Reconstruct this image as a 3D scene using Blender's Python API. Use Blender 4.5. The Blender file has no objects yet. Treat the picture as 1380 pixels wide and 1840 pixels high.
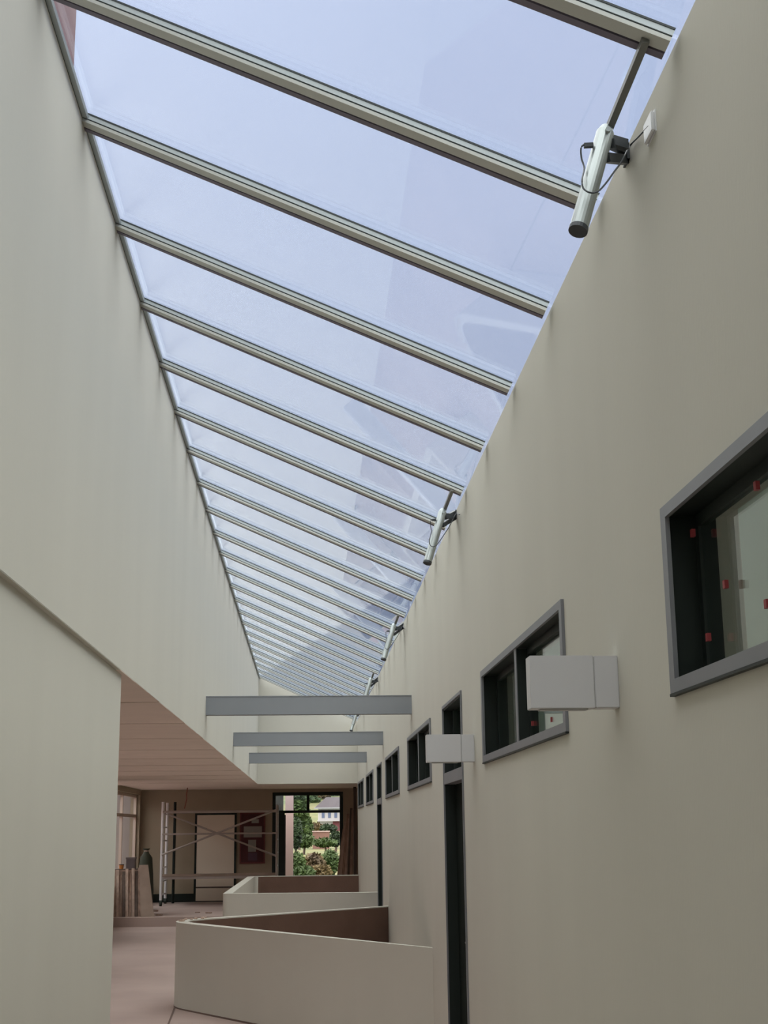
import bpy, bmesh, math, random
from mathutils import Vector, Matrix
random.seed(7)
S = bpy.context.scene
COL = S.collection

# ---------------------------------------------------------------- camera
EYE = Vector((0, 0, 1.75))
FPX, YAW, PIT, ROLL = 2428.5, 0.0583, 0.2298, -0.0113
_f = Vector((math.sin(YAW)*math.cos(PIT), math.cos(YAW)*math.cos(PIT), math.sin(PIT)))
_r0 = Vector((math.cos(YAW), -math.sin(YAW), 0)); _u0 = _r0.cross(_f)
_r = _r0*math.cos(ROLL)+_u0*math.sin(ROLL); _u = -_r0*math.sin(ROLL)+_u0*math.cos(ROLL)
cd = bpy.data.cameras.new('camera'); cam = bpy.data.objects.new('camera', cd); COL.objects.link(cam)
cd.sensor_fit = 'VERTICAL'; cd.sensor_height = 24; cd.lens = FPX/1840*24; cd.clip_start = 0.05; cd.clip_end = 2000
m = Matrix((_r, _u, -_f)).transposed().to_4x4(); m.translation = EYE; cam.matrix_world = m
S.camera = cam

def at(px, py, axis, val):
    """world point of a measured photo point lying in the plane axis = val"""
    d = _f + _r*((px-690)/FPX) - _u*((py-920)/FPX)
    return EYE + d*((val-EYE[axis])/d[axis])

# ---------------------------------------------------------------- sky, exposure
W = bpy.data.worlds.new('world'); S.world = W; W.use_nodes = True
nt = W.node_tree; nt.nodes.clear()
out = nt.nodes.new('ShaderNodeOutputWorld'); bg = nt.nodes.new('ShaderNodeBackground')
tc = nt.nodes.new('ShaderNodeTexCoord')
dot = nt.nodes.new('ShaderNodeVectorMath'); dot.operation = 'DOT_PRODUCT'
dot.inputs[1].default_value = Vector((-0.80, 0.1, 0.60)).normalized()      # where the sun sits behind the clouds
nz = nt.nodes.new('ShaderNodeTexNoise'); nz.inputs['Scale'].default_value = 2.2; nz.inputs['Detail'].default_value = 3
ma = nt.nodes.new('ShaderNodeMath'); ma.operation = 'MULTIPLY_ADD'; ma.inputs[1].default_value = 0.35
mr = nt.nodes.new('ShaderNodeMapRange'); mr.inputs['From Min'].default_value = 0.10; mr.inputs['From Max'].default_value = 1.15
cr = nt.nodes.new('ShaderNodeValToRGB')
cr.color_ramp.elements[0].color = (0.46, 0.54, 0.75, 1); cr.color_ramp.elements[1].color = (0.98, 1.05, 1.32, 1)
nt.links.new(tc.outputs['Generated'], dot.inputs[0]); nt.links.new(tc.outputs['Generated'], nz.inputs['Vector'])
nt.links.new(nz.outputs['Fac'], ma.inputs[0]); nt.links.new(dot.outputs['Value'], ma.inputs[2])
nt.links.new(ma.outputs[0], mr.inputs['Value']); nt.links.new(mr.outputs[0], cr.inputs['Fac'])
nt.links.new(cr.outputs['Color'], bg.inputs['Color']); nt.links.new(bg.outputs[0], out.inputs[0])
bg.inputs['Strength'].default_value = 1.0
S.view_settings.view_transform = 'Standard'; S.view_settings.look = 'None'
S.view_settings.gamma = 1.0; S.view_settings.use_curve_mapping = False
S.view_settings.exposure = 0.0

# sun behind thin bright cloud, high and behind the camera: very soft
sd = bpy.data.lights.new('cloudy_sun', 'SUN'); sun = bpy.data.objects.new('cloudy_sun', sd); COL.objects.link(sun)
sd.energy = 10.2; sd.angle = math.radians(165); sd.color = (1.0, 0.94, 0.80)
sun.rotation_mode = 'QUATERNION'; sun.rotation_quaternion = Vector((-0.53, 0.02, 0.84)).to_track_quat('Z', 'Y')

# ---------------------------------------------------------------- measures
L, R = 0.907, 0.950            # corridor wall planes
ZL, ZR = 4.576, 3.726          # glass height at left / right wall
SOF = 2.503                    # ceiling height near, rises a little to the far end
Y0, Y1 = -4.0, 25.70           # corridor ends
YB = 30.0                      # far wall
ZU = 0.27                      # raised far floor
XW = -3.55                     # left side wall of the open hall
def fz(y): return 0.112*(y+4)/28.9         # slight fall of the floor
def cz(y): return SOF+0.0031*(y-3)   # ceiling height along the hall

# ---------------------------------------------------------------- materials
def mat(name, col, rough=0.6, metal=0.0, noise=0.0, nscale=6.0, bump=0.0, bscale=80.0, col2=None, spec=0.5, stretch=None):
    M = bpy.data.materials.new(name); M.use_nodes = True
    n = M.node_tree; b = n.nodes['Principled BSDF']
    b.inputs['Base Color'].default_value = (*col, 1); b.inputs['Roughness'].default_value = rough
    b.inputs['Metallic'].default_value = metal; b.inputs['Specular IOR Level'].default_value = spec
    g = n.nodes.new('ShaderNodeNewGeometry'); vec = g.outputs['Position']
    if stretch:
        mp = n.nodes.new('ShaderNodeMapping'); mp.inputs['Scale'].default_value = stretch
        n.links.new(vec, mp.inputs['Vector']); vec = mp.outputs['Vector']
    if noise or col2:
        t = n.nodes.new('ShaderNodeTexNoise'); t.inputs['Scale'].default_value = nscale; t.inputs['Detail'].default_value = 6
        n.links.new(vec, t.inputs['Vector'])
        r = n.nodes.new('ShaderNodeValToRGB')
        c2 = col2 if col2 else tuple(c*(1-noise) for c in col)
        r.color_ramp.elements[0].color = (*c2, 1); r.color_ramp.elements[1].color = (*col, 1)
        r.color_ramp.elements[0].position = 0.35; r.color_ramp.elements[1].position = 0.65
        n.links.new(t.outputs['Fac'], r.inputs['Fac']); n.links.new(r.outputs['Color'], b.inputs['Base Color'])
    if bump:
        t = n.nodes.new('ShaderNodeTexNoise'); t.inputs['Scale'].default_value = bscale; t.inputs['Detail'].default_value = 4
        n.links.new(vec, t.inputs['Vector'])
        bp = n.nodes.new('ShaderNodeBump'); bp.inputs['Strength'].default_value = bump; bp.inputs['Distance'].default_value = 0.004
        n.links.new(t.outputs['Fac'], bp.inputs['Height']); n.links.new(bp.outputs[0], b.inputs['Normal'])
    return M

def glass(name, tint, refl=1.0):
    M = bpy.data.materials.new(name); M.use_nodes = True
    n = M.node_tree; n.nodes.clear()
    o = n.nodes.new('ShaderNodeOutputMaterial'); mx = n.nodes.new('ShaderNodeMixShader')
    t = n.nodes.new('ShaderNodeBsdfTransparent'); t.inputs[0].default_value = (*tint, 1)
    g = n.nodes.new('ShaderNodeBsdfGlossy'); g.inputs['Roughness'].default_value = 0.02; g.inputs['Color'].default_value = (refl, refl, refl, 1)
    f = n.nodes.new('ShaderNodeFresnel'); f.inputs['IOR'].default_value = 1.5
    ge = n.nodes.new('ShaderNodeNewGeometry'); io = n.nodes.new('ShaderNodeMapRange')      # same reflectance from both sides of the sheet
    io.inputs['To Min'].default_value = 1.5; io.inputs['To Max'].default_value = 1/1.5
    n.links.new(ge.outputs['Backfacing'], io.inputs['Value']); n.links.new(io.outputs[0], f.inputs['IOR'])
    n.links.new(f.outputs[0], mx.inputs[0]); n.links.new(t.outputs[0], mx.inputs[1]); n.links.new(g.outputs[0], mx.inputs[2])
    n.links.new(mx.outputs[0], o.inputs[0])
    return M

M_wall = mat('cream_plaster', (0.56, 0.545, 0.475), 0.85, noise=0.03, nscale=1.3, stretch=(1.6, 1.6, 0.4), bump=0.15, bscale=60, spec=0.2)
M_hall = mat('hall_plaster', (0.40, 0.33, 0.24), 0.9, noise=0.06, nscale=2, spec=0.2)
M_floor = mat('dusty_concrete', (0.50, 0.395, 0.35), 0.8, col2=(0.44, 0.345, 0.305), nscale=1.1, bump=0.2, bscale=25, spec=0.3)
M_joint = mat('dark_joint', (0.16, 0.11, 0.09), 0.9)
M_ceil = mat('ceiling_board', (0.82, 0.71, 0.62), 0.9, noise=0.05, nscale=3, spec=0.2)
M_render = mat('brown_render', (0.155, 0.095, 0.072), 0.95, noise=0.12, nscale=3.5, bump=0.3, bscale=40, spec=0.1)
M_beam = mat('grey_painted_steel', (0.245, 0.262, 0.28), 0.5, noise=0.03, nscale=4)
M_alu = mat('pale_aluminium', (0.51, 0.52, 0.475), 0.45, noise=0.03, nscale=8)
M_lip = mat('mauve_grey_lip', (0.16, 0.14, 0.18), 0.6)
M_alu2 = mat('mill_aluminium', (0.47, 0.525, 0.53), 0.5, metal=0.1)
M_gask = mat('rubber_gasket', (0.030, 0.040, 0.042), 0.6)
M_trim = mat('window_trim_grey', (0.19, 0.195, 0.21), 0.45, noise=0.06, nscale=10)
M_dark = mat('dark_green_frame', (0.014, 0.020, 0.017), 0.5, spec=0.3)
M_leaf = mat('black_green_door', (0.010, 0.015, 0.012), 0.85, noise=0.3, nscale=6, spec=0.06)
M_glass = glass('clear_glass', (0.90, 0.93, 0.96))
M_wglass = glass('window_glass', (0.76, 0.83, 0.80))
M_white = mat('white_enamel', (0.60, 0.60, 0.61), 0.45)
M_seam = mat('shadow_gap', (0.42, 0.42, 0.41), 0.7)
M_tube = mat('anodised_tube', (0.37, 0.405, 0.395), 0.36, metal=0.6)
M_black = mat('black_plastic', (0.03, 0.036, 0.042), 0.5)
M_arm = mat('dull_steel', (0.17, 0.17, 0.155), 0.5, metal=0.3)
M_pvc = mat('white_plastic', (0.70, 0.71, 0.72), 0.4)
M_red = mat('red_clip', (0.28, 0.03, 0.035), 0.5)
M_clad = mat('red_cladding', (0.13, 0.035, 0.05), 0.7, noise=0.12, nscale=3, stretch=(8, 8, 0.4))
M_room = mat('room_plaster', (0.68, 0.80, 0.74), 0.9)
M_galv = mat('galvanised_tube', (0.46, 0.40, 0.36), 0.45, metal=0.2)
M_galvw = mat('white_ladder_frame', (0.78, 0.76, 0.76), 0.45)
M_tyre = mat('wheel_rubber', (0.04, 0.05, 0.04), 0.8)
M_ply = mat('plywood', (0.36, 0.27, 0.21), 0.8, noise=0.15, nscale=6)
M_panel = mat('beige_door_panel', (0.86, 0.76, 0.62), 0.7)
M_maroon = mat('maroon_board', (0.075, 0.007, 0.009), 0.6)
M_maroon2 = mat('red_board_edge', (0.15, 0.028, 0.026), 0.6)
M_paper = mat('paper', (0.30, 0.29, 0.26), 0.8)
M_purple = mat('purple_poster', (0.10, 0.05, 0.08), 0.8)
M_timber = mat('brown_timber', (0.40, 0.27, 0.20), 0.8, noise=0.4, nscale=5, stretch=(6, 6, 0.6))
M_timber2 = mat('light_timber', (0.52, 0.38, 0.30), 0.8, noise=0.3, nscale=5, stretch=(6, 6, 0.6))
M_timber3 = mat('dark_timber', (0.13, 0.09, 0.07), 0.8, noise=0.3, nscale=5, stretch=(6, 6, 0.6))
M_orange = mat('orange_cap', (0.55, 0.20, 0.04), 0.6)
M_bag = mat('dark_green_bag', (0.045, 0.05, 0.03), 0.8)
M_cord = mat('red_cord', (0.28, 0.09, 0.06), 0.7)
M_leafg = mat('leaves', (0.0608, 0.1026, 0.019), 0.7, col2=(0.019, 0.0418, 0.0076), nscale=1.2)
M_leafd = mat('dark_leaves', (0.0228, 0.0494, 0.0114), 0.7, col2=(0.0076, 0.019, 0.0046), nscale=1.2)
M_leafy = mat('dry_leaves', (0.1596, 0.114, 0.038), 0.7, col2=(0.0608, 0.038, 0.019), nscale=1.2)
M_grass = mat('meadow', (0.19, 0.165, 0.06), 0.9, col2=(0.07, 0.10, 0.03), nscale=0.12)
M_pillar = mat('pink_render', (0.50, 0.37, 0.355), 0.8)
M_house = mat('white_render', (0.42, 0.41, 0.42), 0.8)
M_roof = mat('slate_roof', (0.076, 0.057, 0.0608), 0.7)
M_pinkw = mat('pink_wall', (0.2356, 0.1254, 0.1026), 0.8)
M_bluew = mat('house_window', (0.10, 0.13, 0.22), 0.3)
M_houser = mat('red_house_wall', (0.171, 0.0494, 0.0608), 0.8)
M_winbl = mat('white_window_bar', (0.55, 0.44, 0.36), 0.6)

# ---------------------------------------------------------------- builders
def finish(name, bm, ma, parent=None, smooth=False):
    me = bpy.data.meshes.new(name); bm.normal_update(); bm.to_mesh(me); bm.free()
    if ma: me.materials.append(ma)
    if smooth:
        for p in me.polygons: p.use_smooth = True
    o = bpy.data.objects.new(name, me); COL.objects.link(o)
    if parent:
        o.parent = parent; o.matrix_parent_inverse = Matrix.Identity(4)
        pm = parent_world(parent); o.matrix_local = pm.inverted()
    return o
def parent_world(p):
    mw = p.matrix_basis.copy()
    while p.parent: p = p.parent; mw = p.matrix_basis @ mw
    return mw
def abox(bm, x0, x1, y0, y1, z0, z1):
    v = [bm.verts.new((x, y, z)) for z in (z0, z1) for (x, y) in ((x0, y0), (x1, y0), (x1, y1), (x0, y1))]
    for q in ((3, 2, 1, 0), (4, 5, 6, 7), (0, 1, 5, 4), (1, 2, 6, 5), (2, 3, 7, 6), (3, 0, 4, 7)): bm.faces.new([v[i] for i in q])
def hexa(bm, p):   # eight corners: bottom four, top four
    v = [bm.verts.new(q) for q in p]
    for q in ((3, 2, 1, 0), (4, 5, 6, 7), (0, 1, 5, 4), (1, 2, 6, 5), (2, 3, 7, 6), (3, 0, 4, 7)): bm.faces.new([v[i] for i in q])
def bar(bm, a, b, w, h, up=Vector((0, 0, 1))):     # rectangular bar from a to b
    a, b = Vector(a), Vector(b); d = (b-a).normalized()
    s = d.cross(up)
    if s.length < 1e-4: s = d.cross(Vector((0, 1, 0)))
    s.normalize(); t = s.cross(d)
    c = [s*sx*w/2+t*sy*h/2 for sx, sy in ((-1, -1), (1, -1), (1, 1), (-1, 1))]
    hexa(bm, [a+q for q in c]+[b+q for q in c])
def tube(bm, pts, r, n=10, cap=True, r2=None):
    pts = [Vector(p) for p in pts]; rings = []
    for i, p in enumerate(pts):
        d = (pts[min(i+1, len(pts)-1)]-pts[max(i-1, 0)]).normalized()
        ref = Vector((0, 0, 1)) if abs(d.z) < 0.9 else Vector((1, 0, 0))
        s = d.cross(ref).normalized(); t = s.cross(d)
        rr = r if r2 is None else r+(r2-r)*i/(len(pts)-1)
        rings.append([bm.verts.new(p+(s*math.cos(2*math.pi*k/n)+t*math.sin(2*math.pi*k/n))*rr) for k in range(n)])
    for a, b in zip(rings, rings[1:]):
        for k in range(n): bm.faces.new((a[k], a[(k+1) % n], b[(k+1) % n], b[k]))
    if cap:
        bm.faces.new(list(reversed(rings[0]))); bm.faces.new(rings[-1])
def new(): return bmesh.new()
def boxo(name, x0, x1, y0, y1, z0, z1, ma, parent=None, bev=0):
    bm = new(); abox(bm, x0, x1, y0, y1, z0, z1)
    if bev: bmesh.ops.bevel(bm, geom=bm.edges[:], offset=bev, segments=2, affect='EDGES')
    return finish(name, bm, ma, parent)
def baro(name, a, b, w, h, ma, parent=None, up=Vector((0, 0, 1))):
    bm = new(); bar(bm, a, b, w, h, up); return finish(name, bm, ma, parent)
def tubo(name, pts, r, ma, parent=None, n=10):
    bm = new(); tube(bm, pts, r, n); return finish(name, bm, ma, parent, smooth=False)
def root(name, loc, label=None, cat=None, group=None, kind=None):
    o = bpy.data.objects.new(name, None); COL.objects.link(o); o.location = loc; o.empty_display_size = 0.1
    return tag(o, label, cat, group, kind)
def tag(o, label=None, cat=None, group=None, kind=None):
    if label: o['label'] = label
    if cat: o['category'] = cat
    if group: o['group'] = group
    if kind: o['kind'] = kind
    return o
def struct(o): o['kind'] = 'structure'; return o
def copy_tree(o, parent=None):
    c = o.copy(); COL.objects.link(c); c.parent = parent
    for ch in list(o.children): copy_tree(ch, c)
    return c

def wall_with_holes(name, x0, x1, ys, ye, z0, z1, holes, ma):
    """wall slab along y with rectangular openings (ya, yb, za, zb)"""
    bm = new(); cuts = sorted({ys, ye, *[h[0] for h in holes], *[h[1] for h in holes]})
    for a, b in zip(cuts, cuts[1:]):
        hs = [h for h in holes if h[0] < (a+b)/2 < h[1]]
        z = z0
        for h in sorted(hs, key=lambda q: q[2]):
            if h[2] > z: abox(bm, x0, x1, a, b, z, h[2])
            z = h[3]
        if z < z1: abox(bm, x0, x1, a, b, z, z1)
    bmesh.ops.remove_doubles(bm, verts=bm.verts, dist=1e-5)
    return struct(finish(name, bm, ma))

# ---------------------------------------------------------------- structure
# corridor and hall floor
bm = new(); hexa(bm, [(-3.75, Y0, -0.2), (R+0.2, Y0, -0.2), (R+0.2, 24.9, -0.2), (-3.75, 24.9, -0.2),
                      (-3.75, Y0, fz(Y0)), (R+0.2, Y0, fz(Y0)), (R+0.2, 24.9, fz(24.9)), (-3.75, 24.9, fz(24.9))])
floor = struct(finish('floor', bm, M_floor))
boxo('floor', -3.75, 4.2, 24.9, YB+0.2, -0.2, ZU, M_floor)['kind'] = 'structure'
tj = struct(root('trim_1', (-1.4, 14.0, fz(14))))
j0 = at(316, 1806, 2, 0.066); j1 = at(303, 1840, 2, 0.062); d = (j1-j0).normalized()
j1 = j0+d*6; j0.z = fz(j0.y)+0.001; j1.z = fz(j1.y)+0.001
baro('floor_joint', j0, j1, 0.016, 0.006, M_joint, tj)

# left upper wall above the hall opening
bm = new(); hexa(bm, [(-L-0.16, Y0, cz(Y0)+0.0035), (-L, Y0, cz(Y0)+0.0035), (-L, Y1, cz(Y1)+0.0035), (-L-0.16, Y1, cz(Y1)+0.0035),
                      (-L-0.16, Y0, ZL-0.006), (-L, Y0, ZL-0.006), (-L, Y1, ZL-0.006), (-L-0.16, Y1, ZL-0.006)])
struct(finish('wall_left', bm, M_wall))
# left lower wall, slightly set back, ends where the hall opens
YL = at(218, 1218, 0, -L-0.022)[1]
bm = new(); abox(bm, -L-0.26, -L-0.022, Y0, YL, -0.1, cz(YL)-0.002)
struct(finish('wall_left_lower', bm, M_wall))

# right wall with its openings
ZH, ZS = 2.570, 2.078
WIN = [(1.06, 3.46), (4.909, 7.295), (10.42, 12.82), (14.06, 16.46), (19.60, 21.90), (22.95, 25.35)]
DOOR = [(8.30, 9.46), (17.40, 18.52)]
holes = [(a, b, ZS+0.0015*a, ZH) for a, b in WIN]+[(a, b, fz(a)-0.02, ZH) for a, b in DOOR]
wall_with_holes('wall_right', R, R+0.2, Y0, Y1+0.06, -0.2, ZR-0.004, holes, M_wall)

# far header closing the corridor under the glass, and wall behind the camera
def end_wall(name, y0, y1, zb, ma):
    bm = new(); xa, xb = -L, R
    hexa(bm, [(xa, y0, zb), (xb, y0, zb), (xb, y1, zb), (xa, y1, zb), (xa, y0, ZL-0.01), (xb, y0, ZR-0.01), (xb, y1, ZR-0.01), (xa, y1, ZL-0.01)])
    return struct(finish(name, bm, ma))
end_wall('wall_far_header', Y1, Y1+0.2, cz(Y1), M_wall)
end_wall('wall_behind', Y0-0.2, Y0, -0.1, M_wall)

# hall ceiling: structural slab plus individual boards
bm = new(); hexa(bm, [(-3.75, YL-0.2, cz(YL)+0.02), (-L-0.16, YL-0.2, cz(YL)+0.02), (-L-0.16, Y1, cz(Y1)+0.02), (-3.75, Y1, cz(Y1)+0.02),
                      (-3.75, YL-0.2, 2.9), (-L-0.16, YL-0.2, 2.9), (-L-0.16, Y1, 2.9), (-3.75, Y1, 2.9)])
ceil = struct(finish('ceiling', bm, M_ceil))
bm = new(); hexa(bm, [(-L-0.12, Y0, cz(Y0)), (-L-0.001, Y0, cz(Y0)), (-L-0.001, YL-0.21, cz(YL)), (-L-0.12, YL-0.21, cz(YL)), (-L-0.12, Y0, cz(Y0)+0.006), (-L-0.001, Y0, cz(Y0)+0.006), (-L-0.001, YL-0.21, cz(YL)+0.006), (-L-0.12, YL-0.21, cz(YL)+0.006)])
finish('soffit_strip', bm, M_wall, ceil)
y = YL-0.2; pitch = 0.60; k = 0
while y < Y1-0.01:
    ye = min(y+pitch-0.010, Y1)
    za, zb_ = cz(y), cz(ye); off = 0.0015*((k*7) % 3)
    bm = new(); hexa(bm, [(XW, y, za+off), (-L-0.001, y, za+off), (-L-0.001, ye, zb_+off), (XW, ye, zb_+off),
                          (XW, y, za+0.006), (-L-0.001, y, za+0.006), (-L-0.001, ye, zb_+0.03), (XW, ye, zb_+0.03)])
    finish('ceiling_board', bm, M_ceil, ceil); y += pitch; k += 1
boxo('ceiling_far', -3.75, 4.2, Y1+0.2, YB+0.2, 2.605, 2.9, M_ceil)['kind'] = 'structure'
boxo('ceiling_far_edge', -3.75, -L, Y1, Y1+0.2, 2.605, 2.9, M_ceil)['kind'] = 'structure'
boxo('ceiling_far_edge', R, 4.2, Y1+0.06, Y1+0.2, 2.605, 2.9, M_ceil)['kind'] = 'structure'

# left side wall of the hall with daylight windows
LW = [(8.2, 11.6), (13.0, 16.4), (17.8, 21.2), (22.6, 27.0)]
dy0 = at(250, 1500, 0, XW)[1]
LW[3] = (23.2, dy0)
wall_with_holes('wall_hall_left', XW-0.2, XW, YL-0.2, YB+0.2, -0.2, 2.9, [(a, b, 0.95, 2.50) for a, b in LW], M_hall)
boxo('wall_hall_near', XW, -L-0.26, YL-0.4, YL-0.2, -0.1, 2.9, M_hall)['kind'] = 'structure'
for n, (a, b) in enumerate(LW):
    w = root('window_%d' % (n+10), (XW-0.1, a, 0.95)); struct(w)
    bm = new()
    for yy in (a+0.03, b-0.03): abox(bm, XW-0.13, XW-0.07, yy-0.03, yy+0.03, 0.95, 2.50)
    for zz in (0.98, 2.06, 2.47): abox(bm, XW-0.13, XW-0.07, a, b, zz-0.03, zz+0.03)
    finish('frame', bm, M_winbl, w)
    c = 3
    for k in range(1, c):
        yy = a+(b-a)*k/c; boxo('mullion', XW-0.13, XW-0.07, yy-0.03, yy+0.03, 0.98, 2.47, M_winbl, w)
    for k in range(c): boxo('pane', XW-0.103, XW-0.097, a+(b-a)*k/c, a+(b-a)*(k+1)/c, 0.98, 2.47, M_glass, w)

# far wall with the opening to the garden
g0, g1 = at(489.7, 1424, 1, YB), at(616.9, 1620, 1, YB)
dx0, dx1, dzt = g0.x, g1.x, g0.z
bm = new()
abox(bm, -3.75, dx0, YB, YB+0.2, -0.2, 2.9); abox(bm, dx1, 4.2, YB, YB+0.2, -0.2, 2.9); abox(bm, dx0, dx1, YB, YB+0.2, dzt, 2.9)
abox(bm, dx0, dx1, YB, YB+0.2, -0.2, ZU)
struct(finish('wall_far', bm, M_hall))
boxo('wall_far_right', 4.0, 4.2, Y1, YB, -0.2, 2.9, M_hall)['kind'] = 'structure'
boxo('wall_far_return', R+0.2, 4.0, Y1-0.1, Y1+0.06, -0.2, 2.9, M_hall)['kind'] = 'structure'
# dark skirting
boxo('baseboard_far', XW, dx0-0.02, YB-0.03, YB, ZU, ZU+0.17, M_dark)['kind'] = 'structure'

# rooms behind the right wall
XR = 4.4
bm = new(); abox(bm, R+0.2, XR+0.2, Y0, Y1-0.1, -0.2, 0.0); struct(finish('floor_rooms', bm, M_floor))
bm = new(); abox(bm, R+0.2, XR+0.2, Y0, Y1-0.1, 2.85, 3.0); struct(finish('ceiling_rooms', bm, M_room))
wall_with_holes('wall_rooms_outer', XR, XR+0.2, Y0, Y1-0.1, 0, 2.85, [(0.2+3.6*k, 3.2+3.6*k, 0.4, 2.75) for k in range(-1, 7)], M_room)
for yy in (Y0, 4.2, 7.8, 13.4, 17.0, 19.1, 22.4): boxo('wall_partition', R+0.2, XR, yy, yy+0.1, 0, 2.85, M_room)['kind'] = 'structure'

# ---------------------------------------------------------------- right wall windows
def window(n, a, b, z0, z1, lights, clips=()):
    w = struct(root('window_%d' % n, (R, (a+b)/2, z0)))
    t = 0.047; pr = 0.012
    bm = new()
    abox(bm, R-pr, R+0.0, a, a+t, z0, z1); abox(bm, R-pr, R+0.0, b-t, b, z0, z1)
    abox(bm, R-pr, R+0.0, a+t, b-t, z1-0.032, z1); abox(bm, R-pr, R+0.0, a+t, b-t, z0, z0+0.034)
    # the trim is the face of a ring frame that lines the opening
    finish('trim_frame', bm, M_trim, w)
    boxo('sill', R-0.014, R, a, b, z0-0.008, z0-0.001, M_dark, w)
    bm = new(); D = 0.13; q = 0.026
    abox(bm, R+0.0005, R+D, a, a+q, z0, z1); abox(bm, R+0.0005, R+D, b-q, b, z0, z1)
    abox(bm, R+0.0005, R+D, a+q, b-q, z1-q, z1); abox(bm, R+0.0005, R+D, a+q, b-q, z0, z0+q)
    finish('frame', bm, M_dark, w)
    W_ = (b-a-2*q)/lights
    for k in range(lights):
        y0, y1 = a+q+k*W_, a+q+(k+1)*W_
        xo = R+0.050 if k % 2 == 0 else R+0.072
        s = 0.032; bm = new()
        for (p0, p1, r0, r1) in ((y0, y0+s, z0+q, z1-q), (y1-s, y1, z0+q, z1-q), (y0+s, y1-s, z1-q-s, z1-q), (y0+s, y1-s, z0+q, z0+q+s)):
            abox(bm, xo, xo+0.022, p0, p1, r0, r1)
        sash = finish('sash', bm, M_dark, w)
        boxo('pane', xo+0.008, xo+0.013, y0+s, y1-s, z0+q+s, z1-q-s, M_wglass, w)
        if k: boxo('mullion', R+0.0, R+0.05, y0-0.022, y0+0.022, z0+0.034, z1-0.032, M_dark, w); boxo('mullion_cover', R-0.004, R+0.0, y0-0.026, y0+0.026, z0+0.034, z1-0.032, M_trim, w)
    for (px, py, xo) in clips:
        p = at(px, py, 0, xo); boxo('red_clip', xo-0.008, xo+0.002, p.y-0.008, p.y+0.008, p.z-0.010, p.z+0.010, M_red, w)
    return w
clipA = [(1362, 873, R+0.055), (1247, 958, R+0.055), (1306, 1050, R+0.063), (1275, 1145, R+0.055), (1381, 1085, R+0.063)]
clipB = [(958, 1300, R+0.055), (993, 1293, R+0.063)]
for n, (a, b) in enumerate(WIN):
    window(n+1, a, b, ZS+0.0015*a, ZH, 2, clipA if n == 0 else clipB if n == 1 else ())

# doors in the right wall, each with a glazed transom
for n, (a, b) in enumerate(DOOR):
    zf = fz(a); zr = 2.02+0.002*a
    dr = struct(root('door_%d' % (n+1), (R, (a+b)/2, zf)))
    t = 0.02
    bm = new()
    abox(bm, R-0.010, R, a, a+t, zf, ZH); abox(bm, R-0.010, R, b-t, b, zf, ZH); abox(bm, R-0.010, R, a+t, b-t, ZH-t, ZH)
    finish('door_trim', bm, M_trim, dr)
    bm = new(); abox(bm, R+0.0005, R+0.15, a, a+0.03, zf, ZH); abox(bm, R+0.0005, R+0.15, b-0.03, b, zf, ZH); abox(bm, R+0.0005, R+0.15, a+0.03, b-0.03, ZH-0.03, ZH)
    finish('frame', bm, M_dark, dr)
    boxo('transom_rail', R-0.006, R+0.10, a+t, b-t, zr, zr+0.075, M_trim, dr)
    boxo('transom_pane', R+0.075, R+0.08, a+0.03, b-0.03, zr+0.075, ZH-0.03, M_wglass, dr)
    boxo('transom_sash', R+0.06, R+0.095, b-0.10, b-0.03, zr+0.075, ZH-0.03, M_dark, dr)
    lf = boxo('leaf', R+0.07, R+0.11, a+0.03, b-0.03, zf+0.01, zr, M_leaf, dr)
    h = new(); tube(h, [(R+0.07, a+0.12, zf+1.02), (R+0.02, a+0.12, zf+1.02), (R+0.02, a+0.24, zf+1.02)], 0.009, 8)
    finish('handle', h, M_trim, lf)

# ---------------------------------------------------------------- glazed roof
def gz(x): return ZL+(x+L)/(R+L)*(ZR-ZL)
SLN = Vector((ZL-ZR, 0, R+L)).normalized()          # upward normal of the glass plane
sky = root('glazed_roof', (0, 10, gz(0)), 'long sloping glass roof with parallel pale grey glazing bars above the corridor', 'skylight')
def off(p, h): return Vector(p)+SLN*h
ybar = []
i = -5
while True:
    yy = 4.983+0.9709*i
    if i == -1: yy += 0.05
    if i <= -2: yy += 0.10
    if yy > Y1-0.1: break
    ybar.append(yy); i += 1
SK = -0.113
YG = -0.35
def roofbox(bm, ya, yb, h0, h1, xa=-L+0.001, xb=R-0.012, sk=SK):
    """strip between the two walls, ya..yb along the corridor, h0..h1 off the glass plane"""
    def c(x, y, h):
        p = Vector((x, y+sk*(x+L)/(R+L), gz(x)))+SLN*h
        return p
    hexa(bm, [c(xa, ya, h0), c(xb, ya, h0), c(xb, yb, h0), c(xa, yb, h0), c(xa, ya, h1), c(xb, ya, h1), c(xb, yb, h1), c(xa, yb, h1)])
for yy in ybar:
    b_ = new(); roofbox(b_, yy+0.002, yy+0.052, -0.042, -0.030); gb = finish('glazing_bar', b_, M_alu, sky)
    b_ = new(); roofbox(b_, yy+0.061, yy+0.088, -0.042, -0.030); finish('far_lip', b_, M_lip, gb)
    b_ = new(); roofbox(b_, yy+0.006, yy+0.086, -0.030, -0.024); finish('lower_gasket', b_, M_gask, gb)
    b_ = new(); roofbox(b_, yy+0.003, yy+0.090, -0.024, -0.007); finish('flange', b_, M_alu2, gb)
    b_ = new(); roofbox(b_, yy+0.001, yy+0.088, -0.007, -0.001); finish('upper_gasket', b_, M_gask, gb)
for a, b in zip([YG]+ybar, ybar+[Y1+0.15]):
    b_ = new(); roofbox(b_, a+0.047, b+0.047-0.008, 0.0, 0.008, -L-0.16, R+0.25); finish('glass_pane', b_, M_glass, sky)
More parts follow.
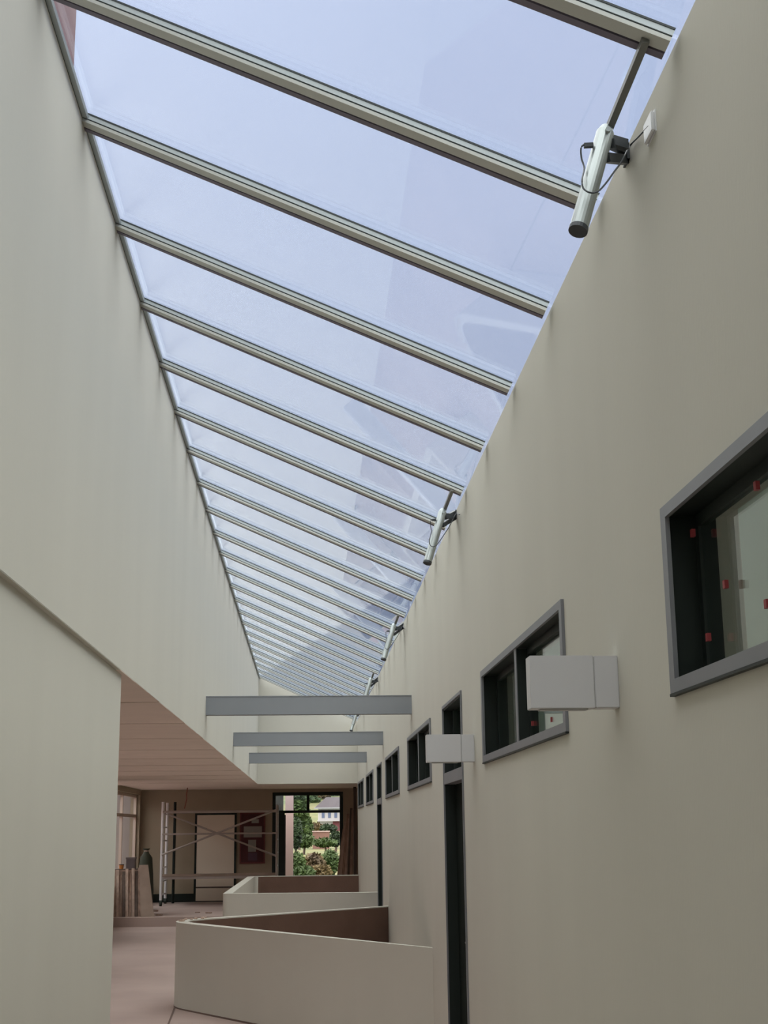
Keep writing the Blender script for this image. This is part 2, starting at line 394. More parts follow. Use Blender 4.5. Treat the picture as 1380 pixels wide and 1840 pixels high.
# edge profile along the left wall
b_ = new(); roofbox(b_, YG, Y1, -0.014, -0.001, -L+0.0005, -L+0.020, 0); finish('edge_gasket', b_, M_gask, sky)
b_ = new(); roofbox(b_, YG, Y1, -0.026, -0.014, -L+0.0005, -L+0.034, 0); finish('edge_profile', b_, M_alu2, sky)
b_ = new(); roofbox(b_, YG, Y1, -0.034, -0.026, -L+0.0005, -L+0.012, 0); finish('edge_gasket', b_, M_gask, sky)

b_ = new(); roofbox(b_, Y0-0.2, YG, 0.0, 0.12, -L-0.16, R+0.25); struct(finish('ceiling_light_blocker', b_, M_wall))  # unseen opaque slab, added so the walls near the camera go darker
# red clad neighbour rising beyond the left wall
p = at(133, 110, 0, -1.30)
nb = boxo('red_clad_block', -3.2, -1.30, Y0, p.y, 2.92, 6.6, M_clad)
tag(nb, 'dark red clad block seen through the glass at the upper left corner', 'building')

# ---------------------------------------------------------------- cross beams
for k, (yy, zt, zb_, lb) in enumerate(((12.3, 2.925, 2.757, 'nearest and widest looking of the three grey cross beams'),
                                     (17.0, 2.925, 2.760, 'middle one of the three grey cross beams over the corridor'),
                                     (21.7, 2.932, 2.768, 'farthest and lowest looking of the three grey cross beams'))):
    b_ = root('cross_beam', (0, yy, zb_), lb, 'beam', 'grey beams spanning the corridor')
    bm = new(); abox(bm, -L, R, yy, yy+0.10, zb_+0.008, zt-0.008); finish('web', bm, M_beam, b_)
    boxo('top_flange', -L, R, yy-0.004, yy+0.104, zt-0.008, zt, M_beam, b_)
    boxo('bottom_flange', -L, R, yy-0.004, yy+0.104, zb_, zb_+0.008, M_beam, b_)

# ---------------------------------------------------------------- wall lights
def sconce(y, z0, z1, label):
    r_ = root('wall_light', (R, y, z0), label, 'wall light', 'white box lights on the right wall')
    Wd = 0.272; dp = 0.075; xs = R-0.075
    boxo('housing', R-Wd, xs-0.0015, y, y+dp, z0, z1, M_white, r_, 0.0015)
    boxo('mounting_box', xs+0.0015, R, y+0.002, y+dp-0.002, z0+0.001, z1-0.001, M_white, r_, 0.002)
    boxo('seam', xs-0.0015, xs+0.0015, y+0.004, y+dp-0.004, z0+0.003, z1-0.003, M_seam, r_)
    boxo('lens', R-Wd+0.03, xs-0.02, y+0.015, y+dp-0.015, z0-0.004, z0+0.002, M_seam, r_)
sconce(4.085, 2.098, 2.258, 'larger looking white box light on right wall before second window')
sconce(7.73, 2.110, 2.265, 'smaller looking white box light on right wall before door transom')

# ---------------------------------------------------------------- vent actuators
def pix(px, py, x): return at(px, py, 0, x)
ac = root('vent_actuator', (R, 3.9, 3.6))
XA = R-0.085
a0 = at(1160, 72, 0, XA); a1 = at(1094, 232, 0, XA-0.005)
zfix = gz(XA)-0.03
baro('arm', a0, a1, 0.020, 0.016, M_arm, ac)
pt = at(1086, 244, 1, a1.y-0.02); pb = at(1040, 410, 1, a1.y-0.10)
dirn = (pb-pt).normalized()
bm = new(); tube(bm, [pt-dirn*0.01, pb], 0.0255, 20); body = finish('body_tube', bm, M_tube, ac)
bm = new(); tube(bm, [pb-dirn*0.002, pb+dirn*0.012], 0.0265, 20); finish('end_cap', bm, M_black, body)
bm = new(); tube(bm, [pt-dirn*0.03, pt-dirn*0.008], 0.018, 14, r2=0.0255); finish('head', bm, M_alu2, body)
# pivot clevis and bracket
c0 = pt+Vector((0.01, 0, 0.0))
bm = new(); bar(bm, pt+Vector((-0.012, -0.01, -0.012)), pt+Vector((0.07, 0.03, -0.012)), 0.02, 0.03)
finish('clevis', bm, M_black, ac)
wa, wb = at(1130, 257, 0, R-0.0005), at(1124, 301, 0, R-0.0005)
yc = (wa.y+wb.y)/2
bm = new()
abox(bm, R-0.008, R-0.0005, yc-0.03, yc+0.03, wb.z, wa.z)
k1 = pt+dirn*0.03+Vector((0.024, 0, 0)); k2 = pt+dirn*0.085+Vector((0.022, 0, 0))
zm_ = (wa.z+wb.z)/2; hh = abs(wa.z-wb.z)
bar(bm, Vector((R-0.006, yc, wa.z-hh*0.2)), k1, 0.022, 0.026); bar(bm, Vector((R-0.006, yc, wb.z+hh*0.2)), k2, 0.022, 0.026)
bar(bm, Vector((R-0.012, yc, wa.z-0.002)), Vector((R-0.012, yc, wb.z+0.002)), 0.03, 0.016)
finish('bracket', bm, M_black, ac)
for q in (pt+Vector((0.004, -0.024, 0.002)),):
    bm = new(); tube(bm, [q+Vector((0, 0.0, 0)), q+Vector((0, -0.012, 0))], 0.008, 10); finish('bolt', bm, M_alu2, ac)
yb = pt.y
cab = [at(1062, 262, 1, yb-0.03), at(1052, 259, 1, yb-0.03), at(1044, 266, 1, yb-0.03), at(1045, 285, 1, yb-0.03), at(1050, 302, 1, yb-0.045),
       at(1046, 322, 1, yb-0.09), at(1048, 338, 1, yb-0.105), at(1060, 346, 1, yb-0.115), at(1074, 344, 1, yb-0.105), at(1088, 330, 1, yb-0.07), at(1104, 308, 1, yb-0.04), at(1117, 290, 1, yb-0.01), at(1132, 262, 0, R-0.010), at(1148, 245, 0, R-0.012), at(1166, 226, 0, R-0.012)]
def smooth(P, n=4):
    outp = []
    for i in range(len(P)-1):
        p0, p1, p2, p3 = P[max(i-1, 0)], P[i], P[i+1], P[min(i+2, len(P)-1)]
        for k in range(n):
            t = k/n
            outp.append(0.5*((2*p1)+(p2-p0)*t+(2*p0-5*p1+4*p2-p3)*t*t+(3*p1-p0-3*p2+p3)*t**3))
    return outp+[P[-1]]
tubo('cable', smooth(cab), 0.0026, M_black, ac, 6)
q = cab[0]; baro('plug', q+Vector((0.006, 0, 0.002)), q+Vector((-0.02, 0, 0.0)), 0.012, 0.012, M_black, ac)
ja, jb = at(1166, 200, 0, R), at(1176, 256, 0, R)
jx = root('junction_box', (R, 3.4, 3.6), 'small white plastic junction box where the nearest actuator cable enters the right wall', 'box')
jy = at(1172, 230, 0, R)
boxo('cover', R-0.014, R-0.004, jy.y-0.043, jy.y+0.043, jy.z-0.030, jy.z+0.030, M_pvc, jx, 0.003)
boxo('base', R-0.004, R, jy.y-0.045, jy.y+0.045, jy.z-0.032, jy.z+0.032, M_pvc, jx)
alab = ['large nearest silver vent actuator hanging at the top right of the glass roof',
        'second nearest silver vent actuator, beside the sixth glazing bar from the top',
        'third silver vent actuator from the camera along the right roof edge',
        'fourth silver vent actuator, just above the nearest grey beam',
        'farthest vent actuator, seen below the nearest grey beam']
tag(ac, alab[0], 'actuator', 'vent actuators along the roof edge')
for k in range(1, 5):
    c = copy_tree(ac); c.location.y = ac.location.y+0.9709*5*k-0.10*min(k, 1)-(0.02 if k else 0); c['label'] = alab[k]

# ---------------------------------------------------------------- stairwell parapets
def offset_path(P, t):
    O = []
    for i, p in enumerate(P):
        d = (P[min(i+1, len(P)-1)]-P[max(i-1, 0)]).normalized(); n = Vector((d.y, -d.x))
        O.append(p+n*t)
    return O
def ribbon(bm, A, B, zb, zt):
    n = len(A)
    va = [[bm.verts.new((p.x, p.y, zb)), bm.verts.new((p.x, p.y, zt))] for p in A]
    vb = [[bm.verts.new((p.x, p.y, zb)), bm.verts.new((p.x, p.y, zt))] for p in B]
    for i in range(n-1):
        bm.faces.new((va[i][0], va[i+1][0], va[i+1][1], va[i][1])); bm.faces.new((vb[i+1][0], vb[i][0], vb[i][1], vb[i+1][1]))
        bm.faces.new((va[i][1], va[i+1][1], vb[i+1][1], vb[i][1])); bm.faces.new((va[i+1][0], va[i][0], vb[i][0], vb[i+1][0]))
    bm.faces.new((va[0][0], va[0][1], vb[0][1], vb[0][0])); bm.faces.new((va[-1][1], va[-1][0], vb[-1][0], vb[-1][1]))
    bmesh.ops.recalc_face_normals(bm, faces=bm.faces)
def rounded(P, rad, n=8):
    out_ = [P[0]]
    for ci, (a, b, c) in enumerate(zip(P, P[1:], P[2:])):
        rd = rad[ci] if isinstance(rad, tuple) else rad
        p = b+(a-b).normalized()*rd; q = b+(c-b).normalized()*rd
        for k in range(n+1):
            t = k/n; out_.append(p*(1-t)**2+b*2*t*(1-t)+q*t*t)
    return out_+[P[-1]]
def clampx(P): return [Vector((min(p.x, R-0.0005), p.y)) for p in P]
V2 = lambda x, y: Vector((x, y))
ZP = 0.868
tip = at(316, 1655, 2, ZP)
P1 = rounded([V2(R-0.0005, 10.62), V2(tip.x-0.17, tip.y+0.05), V2(R-0.0005, 16.40)], 0.55, 12)
pr1 = root('stairwell_parapet', (0, 13.5, fz(13)), 'nearer cream stairwell parapet with a rounded pointed end and brown inner face', 'parapet', 'stairwell parapets')
O1 = clampx(offset_path(P1, 0.12))
bm = new(); ribbon(bm, P1, O1, 0.02, ZP); finish('plaster_body', bm, M_wall, pr1)
I1 = clampx(offset_path(P1, 0.126)); nn = len(P1)
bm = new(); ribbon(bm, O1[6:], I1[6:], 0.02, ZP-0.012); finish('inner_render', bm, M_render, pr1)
ZP2 = 0.925
a, b = at(400, 1606, 2, ZP2), at(447, 1569, 2, ZP2)
P2 = rounded([V2(R-0.0005, 18.52), V2(-1.11, a.y), V2(-1.06, 25.6), V2(R-0.0005, 25.6)], (0.06, 0.30), 6)
pr2 = root('stairwell_parapet', (0, 22, fz(20)), 'farther square stairwell parapet with pale left side and brown far inner face', 'parapet', 'stairwell parapets')
O2 = clampx(offset_path(P2, 0.12))
bm = new(); ribbon(bm, P2, O2, 0.05, ZP2); finish('plaster_body', bm, M_wall, pr2)
I2 = clampx(offset_path(P2, 0.126)); k0 = 12
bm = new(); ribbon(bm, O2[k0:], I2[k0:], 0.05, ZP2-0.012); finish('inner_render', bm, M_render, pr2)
Bo = offset_path(P1, -0.004)
bm = new(); ribbon(bm, Bo[:], P1[:], 0.045, fz(14)+0.012); finish('base_joint', bm, M_joint, pr1)
# crumbs of mortar on the rounded end
for k in range(9):
    t = 8+k if k < 6 else 5+(k-6); i_ = min(t, nn-2)
    c = (P1[i_]+O1[i_])/2+V2(random.uniform(-.03, .03), random.uniform(-.03, .03)); s = random.uniform(0.008, 0.016)
    bm = new(); bmesh.ops.create_icosphere(bm, subdivisions=1, radius=s)
    for v in bm.verts: v.co *= random.uniform(0.7, 1.2); v.co.x *= 1.6
    bmesh.ops.translate(bm, verts=bm.verts, vec=(c.x, c.y, ZP+s*0.45))
    tag(finish('mortar_crumb', bm, M_timber2), 'brown mortar crumb lying on the rounded parapet end', 'rubble', 'mortar crumbs on the parapet')

# ---------------------------------------------------------------- far wall fittings
YW = YB
# closed panel door
a, b = at(351, 1461, 1, YW), at(423.5, 1617, 1, YW)
dd = struct(root('door_3', ((a.x+b.x)/2, YW, ZU)))
bm = new(); t = 0.045
abox(bm, a.x, a.x+t, YW-0.04, YW-0.001, ZU, a.z); abox(bm, b.x-t, b.x, YW-0.04, YW-0.001, ZU, a.z); abox(bm, a.x+t, b.x-t, YW-0.04, YW-0.001, a.z-t, a.z)
finish('frame', bm, M_dark, dd)
lf = boxo('leaf', a.x+t, b.x-t, YW-0.035, YW-0.002, ZU+0.02, a.z-t, M_panel, dd)
boxo('kick_rail', a.x+t, b.x-t, YW-0.04, YW-0.034, ZU+0.28, ZU+0.31, M_timber3, lf)
# red notice board
a, b = at(431.5, 1460.5, 1, YW-0.02), at(476, 1551.5, 1, YW-0.02)
nbrd = root('notice_board', ((a.x+b.x)/2, YW, b.z), 'maroon notice board with pinned papers on the far wall', 'notice board')
boxo('board', a.x+0.03, b.x-0.03, YW-0.03, YW-0.001, b.z+0.03, a.z-0.03, M_maroon, nbrd)
bm = new()
abox(bm, a.x, a.x+0.03, YW-0.045, YW-0.001, b.z, a.z); abox(bm, b.x-0.03, b.x, YW-0.045, YW-0.001, b.z, a.z)
abox(bm, a.x+0.03, b.x-0.03, YW-0.045, YW-0.001, a.z-0.03, a.z); abox(bm, a.x+0.03, b.x-0.03, YW-0.045, YW-0.001, b.z, b.z+0.03)
finish('edge_frame', bm, M_maroon2, nbrd)
for (x0, y0, x1, y1, ma_) in ((438, 1485, 470.5, 1504.5, M_paper), (446, 1509, 460, 1530.5, M_paper), (452, 1472, 465, 1479, M_paper), (446, 1532, 462, 1546, M_purple)):
    p0, p1 = at(x0, y0, 1, YW-0.034), at(x1, y1, 1, YW-0.034)
    boxo('paper', p0.x, p1.x, YW-0.034, YW-0.0301, p1.z, p0.z, ma_, nbrd)
# garden opening frame
gd = struct(root('door_4', ((dx0+dx1)/2, YB, ZU)))
zt_ = at(553, 1456, 1, YB).z; t = 0.07
bm = new(); abox(bm, dx0, dx0+t, YB-0.01, YB+0.12, ZU, dzt); abox(bm, dx1-t, dx1, YB-0.01, YB+0.12, ZU, dzt)
abox(bm, dx0+t, dx1-t, YB-0.01, YB+0.12, dzt-t, dzt); finish('frame', bm, M_dark, gd)
boxo('transom_rail', dx0+t, dx1-t, YB, YB+0.1, zt_-0.055, zt_, M_dark, gd)
mx = at(553.5, 1440, 1, YB).x
boxo('transom_mullion', mx-0.03, mx+0.03, YB, YB+0.1, zt_, dzt-t, M_dark, gd)
for xa, xb in ((dx0+t, mx-0.03), (mx+0.03, dx1-t)): boxo('transom_pane', xa, xb, YB+0.05, YB+0.055, zt_, dzt-t, M_glass, gd)
x1_ = at(500.5, 1500, 1, YB).x; x2_ = at(511.5, 1500, 1, YB).x
lf = boxo('side_leaf', x1_, x2_, YB+0.02, YB+0.07, ZU+0.01, zt_-0.055, M_dark, gd)
boxo('side_pane', dx0+t, x1_, YB+0.05, YB+0.055, ZU+0.01, zt_-0.055, M_wglass, gd)
# open leaf turned outward, seen edge on
ol = new(); bar(ol, (x2_, YB+0.1, ZU+0.01+0.9), (x2_-0.35, YB+1.1, ZU+0.91), 0.045, 1.75)
finish('open_leaf', ol, M_dark, gd)

# cord from ceiling
c0, c1 = at(337, 1418, 1, 28.6), at(331.5, 1453, 1, 28.6)
cp = [Vector((c0.x, c0.y, 2.606)), (Vector((c0.x, c0.y, 2.606))*2+c1)/3, (c0+c1)/2+Vector((0.015, 0, 0)), c1]
tag(tubo('hanging_cord', cp, 0.011, M_cord, None, 6), 'thin reddish cord hanging from the far ceiling above the scaffold', 'cord')

# ---------------------------------------------------------------- scaffold
YS0, YS1 = 28.55, 29.45
def atY(px, py, Y): return at(px, py, 1, Y)
sc = root('scaffold_tower', (-1.8, YS0, ZU), 'low wheeled scaffold tower with ladder end frames and cross braces before the far wall', 'scaffold')
lx = atY(291, 1530, YS0).x; rx = atY(497, 1530, YS0).x
ztop = atY(291, 1441, YS0).z; zr1 = atY(300, 1459, YS0).z; zr2 = atY(300, 1499, YS0).z; zd = atY(300, 1577, YS0).z
zw = ZU+0.11
for X_, mt in ((lx, M_galvw), (rx, M_galv)):
    fr = None
    for Y_ in (YS0, YS1):
        tubo('post', [(X_, Y_, zw), (X_, Y_, ztop if X_ == lx else zr1+0.12)], 0.030 if X_ == lx else 0.020, mt, sc, 8)
        cst = tubo('castor_fork', [(X_, Y_, ZU+0.05), (X_, Y_, zw+0.02)], 0.02, M_arm, sc, 8)
        bm = new(); tube(bm, [(X_-0.025, Y_, ZU+0.056), (X_+0.025, Y_, ZU+0.056)], 0.055, 14); finish('castor_wheel', bm, M_tyre, cst)
    for k in range(7):
        z = zw+0.10+(zr1-zw-0.14)*k/6
        tubo('rung', [(X_, YS0, z), (X_, YS1, z)], 0.016, mt, sc, 6)
tubo('guard_rail', [(lx, YS0-0.03, zr1), (rx, YS0-0.03, zr1)], 0.024, M_galv, sc, 8)
tubo('guard_rail', [(lx, YS1, zr1), (rx, YS1, zr1)], 0.022, M_galv, sc, 8)
tubo('guard_rail', [(lx, YS0-0.03, zr2), (rx, YS0-0.03, zr2)], 0.018, M_galv, sc, 8)
tubo('diagonal_brace', [(lx, YS0-0.05, atY(300, 1536, YS0).z), (rx, YS0-0.05, atY(300, 1457, YS0).z)], 0.020, M_galv, sc, 8)
tubo('diagonal_brace', [(lx, YS1, atY(300, 1462, YS0).z), (rx, YS1, atY(300, 1543, YS0).z)], 0.020, M_galv, sc, 8)
boxo('deck', lx+0.02, rx-0.02, YS0-0.01, YS1+0.01, zd-0.035, zd+0.035, M_galv, sc)
boxo('toe_board', lx+0.02, rx-0.02, YS0-0.03, YS0-0.01, zd+0.02, zd+0.07, M_ply, sc)
xm = atY(313.5, 1500, YS1+0.1).x
tubo('dark_pole', [(xm, YS1+0.1, ZU), (xm, YS1+0.1, atY(313, 1441, YS1).z)], 0.03, M_dark, sc, 8)  # dark vertical pole just behind the rear posts

# ---------------------------------------------------------------- stacked boards at left
YST = 26.3
def plank(name, px0, px1, ytop, ybot, Y_, lean, th, ma_, label, group=None, zfloor=ZU, cat='plank'):
    b0, b1 = at(px0[1], ybot, 1, Y_), at(px1[1], ybot, 1, Y_)
    t0, t1 = at(px0[0], ytop, 1, Y_+lean), at(px1[0], ytop, 1, Y_+lean)
    zb_ = zfloor; zt = (t0.z+t1.z)/2
    bm = new()
    hexa(bm, [(b0.x, Y_, zb_), (b1.x, Y_, zb_), (b1.x, Y_+th, zb_), (b0.x, Y_+th, zb_), (t0.x, Y_+lean, zt), (t1.x, Y_+lean, zt), (t1.x, Y_+lean+th, zt), (t0.x, Y_+lean+th, zt)])
    return tag(finish(name, bm, ma_), label, cat, group)
xs = 202
ORD = ['leftmost', 'second from left', 'third from left', 'fourth from left', 'middle', 'fourth from right', 'third from right', 'second from right', 'rightmost narrow']
mats = [M_timber, M_timber2, M_timber, M_timber3, M_timber2, M_timber, M_timber2, M_timber3, M_timber]
tops = [1570, 1563, 1572, 1566, 1561, 1569, 1560, 1565, 1559]
for k in range(9):
    x0 = 203+k*5.6
    plank('timber_plank', (x0, x0), (x0+5.0, x0+5.0), tops[k], 1646, 25.15, 0.30+0.02*(k % 3), 0.04, mats[k],
          ORD[k]+' upright plank of the leaning bundle beside the left hall window', 'planks in the leaning bundle', ZU)
plank('plywood_board', (250, 253), (266, 277), 1554, 1646, 25.05, 0.40, 0.02, M_ply, 'wide brown board leaning at the right end of the plank bundle', None, ZU, 'board')
p0, p1 = at(225, 1541, 1, 25.6), at(240, 1560, 1, 25.6)
# trestle carrying the things on the bundle
tr = root('support_crate', (-3.1, 25.65, ZU), 'brown crate standing behind the leaning planks by the left wall', 'crate')
q0, q1 = at(208, 1562, 1, 25.75), at(262, 1562, 1, 25.75)
zc = q0.z
for k in range(5):
    za = ZU+k*(zc-ZU)/5
    boxo('slat', q0.x, q1.x, 25.62, 25.64, za+0.01, za+(zc-ZU)/5-0.01, M_timber, tr)
boxo('crate_body', q0.x, q1.x, 25.64, 26.2, ZU, zc, M_timber3, tr)
bx = root('small_box', (p0.x, 25.8, zc), 'small dark grey box on top of the crate by the left window', 'box')
zt = p0.z
boxo('carton', p0.x, p1.x, 25.75, 25.95, zc, zt-0.02, mat('grey_carton', (0.14, 0.11, 0.11), 0.8), bx)
boxo('lid', p0.x-0.008, p1.x+0.008, 25.742, 25.958, zt-0.03, zt, mat('grey_carton_lid', (0.17, 0.135, 0.13), 0.8), bx)
o0, o1 = at(213, 1553, 1, 25.75), at(222, 1562, 1, 25.75)
oc = root('orange_tub', (o0.x, 25.8, zc), 'small orange tub on the crate near the left window', 'tub')
bm = new(); tube(bm, [((o0.x+o1.x)/2, 25.80, zc), ((o0.x+o1.x)/2, 25.80, zc+0.075)], 0.036, 14, r2=0.045); finish('body', bm, M_orange, oc)
bm = new(); tube(bm, [((o0.x+o1.x)/2, 25.80, zc+0.075), ((o0.x+o1.x)/2, 25.80, zc+0.088)], 0.048, 14); finish('lid', bm, M_timber3, oc)
s0, s1 = at(254, 1525, 1, 27.2), at(268, 1600, 1, 27.2)
bg_ = root('bin_bag', ((s0.x+s1.x)/2, 27.3, ZU), 'dark green sack standing upright behind the board bundle', 'sack')
bm = new(); n = 14; rings = []
for k, (f_, rr) in enumerate(((0, .10), (.05, .14), (.3, .15), (.6, .14), (.85, .12), (.93, .05), (.97, .04), (1, .075))):
    z = ZU+(s0.z-ZU)*f_
    rings.append([bm.verts.new(((s0.x+s1.x)/2+rr*math.cos(j*2*math.pi/n)*(1+.08*math.sin(j*3+k)), 27.3+rr*math.sin(j*2*math.pi/n)*(1+.08*math.cos(j*2+k)), z)) for j in range(n)])
for A, B in zip(rings, rings[1:]):
    for j in range(n): bm.faces.new((A[j], A[(j+1) % n], B[(j+1) % n], B[j]))
bm.faces.new(rings[0][::-1]); bm.faces.new(rings[-1])
finish('sack', bm, M_bag, bg_, True)
bm = new(); zz = ZU+(s0.z-ZU)*0.96; tube(bm, [((s0.x+s1.x)/2, 27.3, zz-0.01), ((s0.x+s1.x)/2, 27.3, zz+0.01)], 0.047, 10); finish('tie', bm, M_timber2, bg_)

# debris on the raised floor
for (px, py, s, lb) in ((275, 1638, .045, 'largest brown wood offcut, right beside the plank bundle'), (355, 1640, .022, 'smallest wood offcut in the middle of the raised floor'), (375, 1641, .028, 'wood offcut nearest the parapet on the raised floor'), (286, 1645, .03, 'wood offcut at the step edge near the plank bundle')):
    p = at(px, py, 2, ZU)
    bm = new(); abox(bm, p.x-s*2, p.x+s*2, p.y-s, p.y+s, ZU, ZU+s*0.6)
    bmesh.ops.rotate(bm, verts=bm.verts, cent=p, matrix=Matrix.Rotation(random.uniform(-.6, .6), 3, 'Z'))
    bmesh.ops.bevel(bm, geom=bm.edges[:], offset=s*0.1, segments=1, affect='EDGES')
    tag(finish('wood_offcut', bm, M_timber), lb, 'offcut', 'offcuts on the raised floor')

# leaning timbers beside the garden opening
PL = [((616, 603), (621, 608), 1489, M_timber), ((619, 608), (624, 613), 1476, M_timber2), ((623, 613), (628, 618), 1462, M_timber), ((626, 619), (631, 624), 1470, M_timber2),
      ((629, 625), (633.5, 630), 1452, M_timber3), ((632, 630), (636.5, 634.5), 1456, M_timber)]
for k, (a, b, yt, ma_) in enumerate(PL):
    plank('leaning_timber', (a[0], a[1]-3), (b[0], b[1]-3), yt, 1614, YB-0.45-0.06*k, 0.38, 0.035, ma_,
          ['leftmost and most slanted', 'second from left', 'third from left', 'third from right', 'second from right', 'rightmost and most upright'][k]+' long timber leaning beside the garden opening', 'timbers beside the garden opening')
pst = at(638, 1500, 1, 29.0)
boxo('trim_2', pst.x-0.03, pst.x+0.03, 28.97, 29.03, ZU, 2.605, M_timber3)['kind'] = 'structure'

# ---------------------------------------------------------------- outside
def gh(x, y):
    if y < 35: g = -0.05
    elif y < 70: g = -0.05-0.6*(y-35)/35
    elif y < 230: g = -0.65+2.3*((y-70)/160)
    else: g = 1.65+0.13*(y-230)
    return g
bm = new(); xs_ = [-300, -60, -12, -4.0, 0, 6, 12, 60, 300]; ys_ = [YB+0.2, 35, 45, 55, 70, 90, 120, 150, 190, 230, 400]
G = [[bm.verts.new((x, y, gh(x, y))) for x in xs_] for y in ys_]
for A, B in zip(G, G[1:]):
    for k in range(len(xs_)-1): bm.faces.new((A[k], A[k+1], B[k+1], B[k]))
struct(finish('ground_garden', bm, M_grass))
bm = new()
abox(bm, -60, -3.76, -20, YB+0.2, -0.6, -0.2); abox(bm, XR+0.21, 60, -20, YB+0.2, -0.6, -0.2)
struct(finish('ground_side', bm, M_pillar))
sw = boxo('garden_wall', -6.9, -6.6, 2, 95, -0.7, 3.5, M_pillar); tag(sw, 'pink rendered neighbour wall glimpsed through the left windows', 'wall')
# pillar outside the opening
p0, p1 = at(512.5, 1500, 1, 31.6), at(527, 1500, 1, 31.6)
pl_ = root('porch_pillar', (p0.x, 31.6, -0.05), 'pale pink square pillar outside the garden opening', 'pillar')
boxo('shaft', p0.x, p1.x, 31.6, 31.8, -0.05, 3.1, M_pillar, pl_); boxo('plinth', p0.x-0.02, p1.x+0.02, 31.58, 31.82, -0.05, 0.4, mat('plinth', (0.30, 0.22, 0.30), 0.8), pl_)

def foliage(name, c, rx_, ry_, rz_, n, s, ma_, parent=None):
    vs, fs = [], []
    for _ in range(n):
        while True:
            v = Vector((random.uniform(-1, 1), random.uniform(-1, 1), random.uniform(-1, 1)))
            if 0.35 < v.length < 1: break
        p = Vector((c[0]+v.x*rx_, c[1]+v.y*ry_, c[2]+v.z*rz_))
        a = Vector((random.gauss(0, 1), random.gauss(0, 1), random.gauss(0, 1))).normalized(); b = a.orthogonal().normalized()
        q = s*random.uniform(.6, 1.3); i0 = len(vs)
        vs += [p-a*q, p+b*q*0.5, p+a*q, p-b*q*0.5]; fs.append((i0, i0+1, i0+2, i0+3))
    me = bpy.data.meshes.new(name); me.from_pydata(vs, [], fs); me.materials.append(ma_)
    o = bpy.data.objects.new(name, me); COL.objects.link(o)
    if parent: o.parent = parent; o.matrix_local = parent_world(parent).inverted()
    return o
def tree(px, py, Y_, rpx, hpx, ma_, label, name='tree', cat='tree', s=0.09, n=900, group=None):
    c = at(px, py, 1, Y_); k = Y_/FPX; g = gh(c.x, Y_)
    t = root(name, (c.x, Y_, g), label, cat, group)
    bm = new(); tube(bm, [(c.x, Y_, g), (c.x+0.05, Y_, (g+c.z)/2), (c.x, Y_, c.z)], 0.02*Y_/20, 7, r2=0.01*Y_/20); finish('trunk', bm, M_timber3, t)
    foliage('foliage', c, rpx*k, rpx*k, hpx*k, n, s*Y_/50, ma_, t)
pw_ = at(509, 1450, 1, 31.9)
tag(boxo('porch_wall', -2.6, pw_.x, 31.9, 32.1, -0.05, 3.2, mat('dark_porch', (0.035, 0.036, 0.032), 0.9)), 'dark porch wall outside, left of the pale pillar', 'wall')
tree(538, 1455, 118, 17, 34, M_leafg, 'light green tall tree just right of the pale pillar', n=1500)
tree(531, 1496, 100, 11, 28, M_leafd, 'dark green tree beside the pale pillar outside', n=900)
tree(549, 1492, 128, 13, 27, M_leafg, 'bright green tree between the pillar and the white house', n=1100)
for q_, (px, py, mt_) in enumerate(((560, 1440, M_leafg), (580, 1432, M_leafy), (600, 1430, M_leafd), (620, 1434, M_leafg), (575, 1420, M_leafd), (605, 1414, M_leafg))):
    tree(px, py, 270+6*q_, 15, 12, mt_, ['green', 'straw coloured', 'dark', 'far right green', 'upper dark', 'topmost green'][q_]+' distant tree crown above the white house roof', n=500, group='trees above the house')
tree(566, 1487, 150, 18, 7, M_leafy, 'brownish hedge below the left end of the house', 'hedge', 'hedge', n=700)
tree(590, 1489, 148, 14, 6, M_leafd, 'dark hedge below the house windows', 'hedge', 'hedge', n=700)
tree(603, 1507, 108, 9, 13, M_leafd, 'low dark round hedge right of the pink shed', 'hedge', 'hedge')
tree(546, 1511, 106, 20, 11, M_leafg, 'long green hedge left of the pink shed', 'hedge', 'hedge')
tree(584, 1514, 98, 20, 7, M_leafg, 'low green hedge in front of the pink shed', 'hedge', 'hedge')
tree(533, 1554, 42, 15, 22, M_leafg, 'leafy green bush at the lower left of the garden opening', 'bush', 'bush')
tree(563, 1556, 44, 20, 22, M_leafy, 'dry reddish brown bush in the middle of the garden view', 'bush', 'bush')
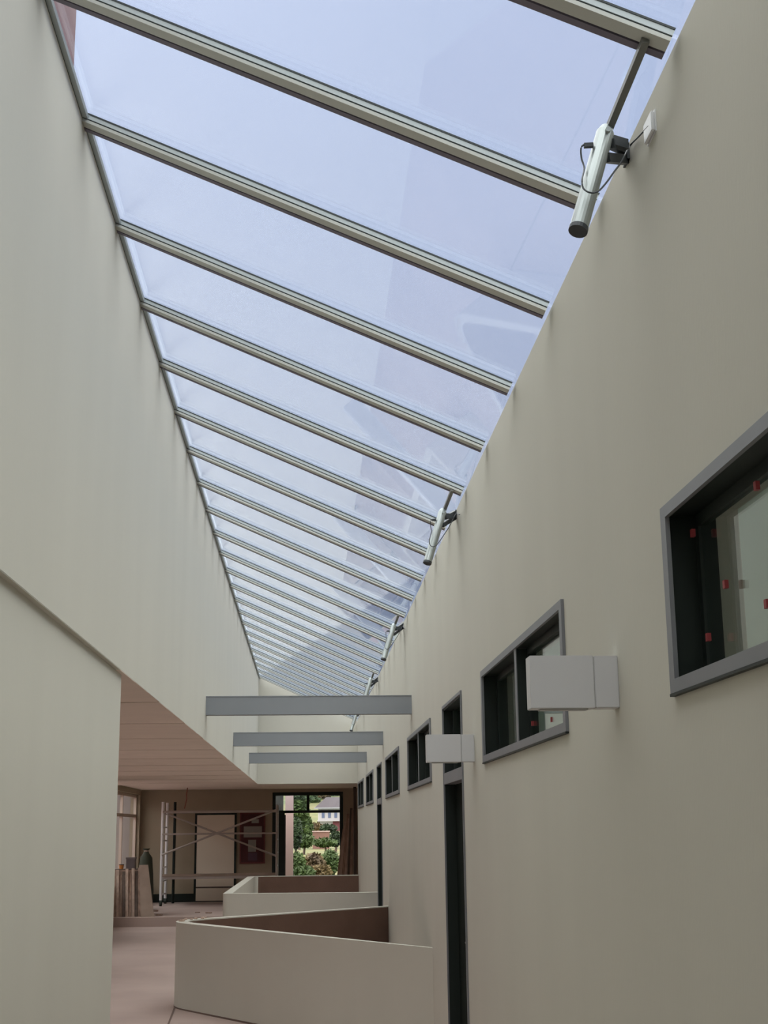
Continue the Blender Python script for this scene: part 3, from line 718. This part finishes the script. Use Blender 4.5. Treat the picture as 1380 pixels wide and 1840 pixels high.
tree(594, 1550, 46, 17, 22, M_leafg, 'green bush at the right of the garden view', 'bush', 'bush')
tree(578, 1568, 38, 18, 14, M_leafy, 'small straw coloured bush close to the garden opening', 'bush', 'bush')
tree(547, 1570, 37, 20, 13, M_leafg, 'lowest green bush right behind the far parapet', 'bush', 'bush')
# pink shed
YS = 120
a, b = at(562, 1493, 1, YS), at(592, 1506, 1, YS)
sh = root('pink_shed', (a.x, YS, b.z), 'long low pink shed in the meadow', 'shed')
boxo('walls', a.x, b.x, YS, YS+2, gh(0, YS)-0.1, a.z-0.1, M_pinkw, sh); boxo('roof', a.x-0.05, b.x+0.05, YS-0.05, YS+2.1, a.z-0.1, a.z, M_pillar, sh)
# white house
YH = 210; K = YH/FPX
a, b = at(558, 1432, 1, YH), at(640, 1484, 1, YH); g = gh(0, YH)
ho = root('white_house', (a.x, YH, g), 'white two storey house with dark roof beyond the meadow', 'house')
ze = at(560, 1452, 1, YH).z; zm = at(560, 1476, 1, YH).z
boxo('wall', a.x+1.2, b.x, YH, YH+6, g-0.3, ze, M_house, ho)
bm = new(); z2 = a.z
hexa(bm, [(a.x+0.6, YH-0.5, ze), (b.x+0.5, YH-0.5, ze), (b.x+0.5, YH+6.5, ze), (a.x+0.6, YH+6.5, ze), (a.x+2.4, YH+2.9, z2), (b.x-1, YH+2.9, z2), (b.x-1, YH+3.1, z2), (a.x+2.4, YH+3.1, z2)])
finish('roof', bm, M_roof, ho)
boxo('eave', a.x+0.55, b.x+0.55, YH-0.55, YH-0.5, ze-0.12, ze+0.06, M_house, ho)
xr = at(598, 1480, 1, YH).x
boxo('base_wall', a.x+1.0, xr, YH-0.2, YH-0.01, g-0.3, zm, M_house, ho)
boxo('side_wing', xr, b.x+0.1, YH-0.3, YH-0.01, g-0.3, zm, M_houser, ho)
boxo('balcony', a.x+1.0, b.x, YH-0.9, YH-0.3, zm, zm+0.12, M_house, ho)
for k in range(5):
    x = a.x+1.7+k*0.95
    f_ = boxo('window', x, x+0.42, YH-0.06, YH-0.001, zm+0.5, ze-0.35, M_bluew, ho)
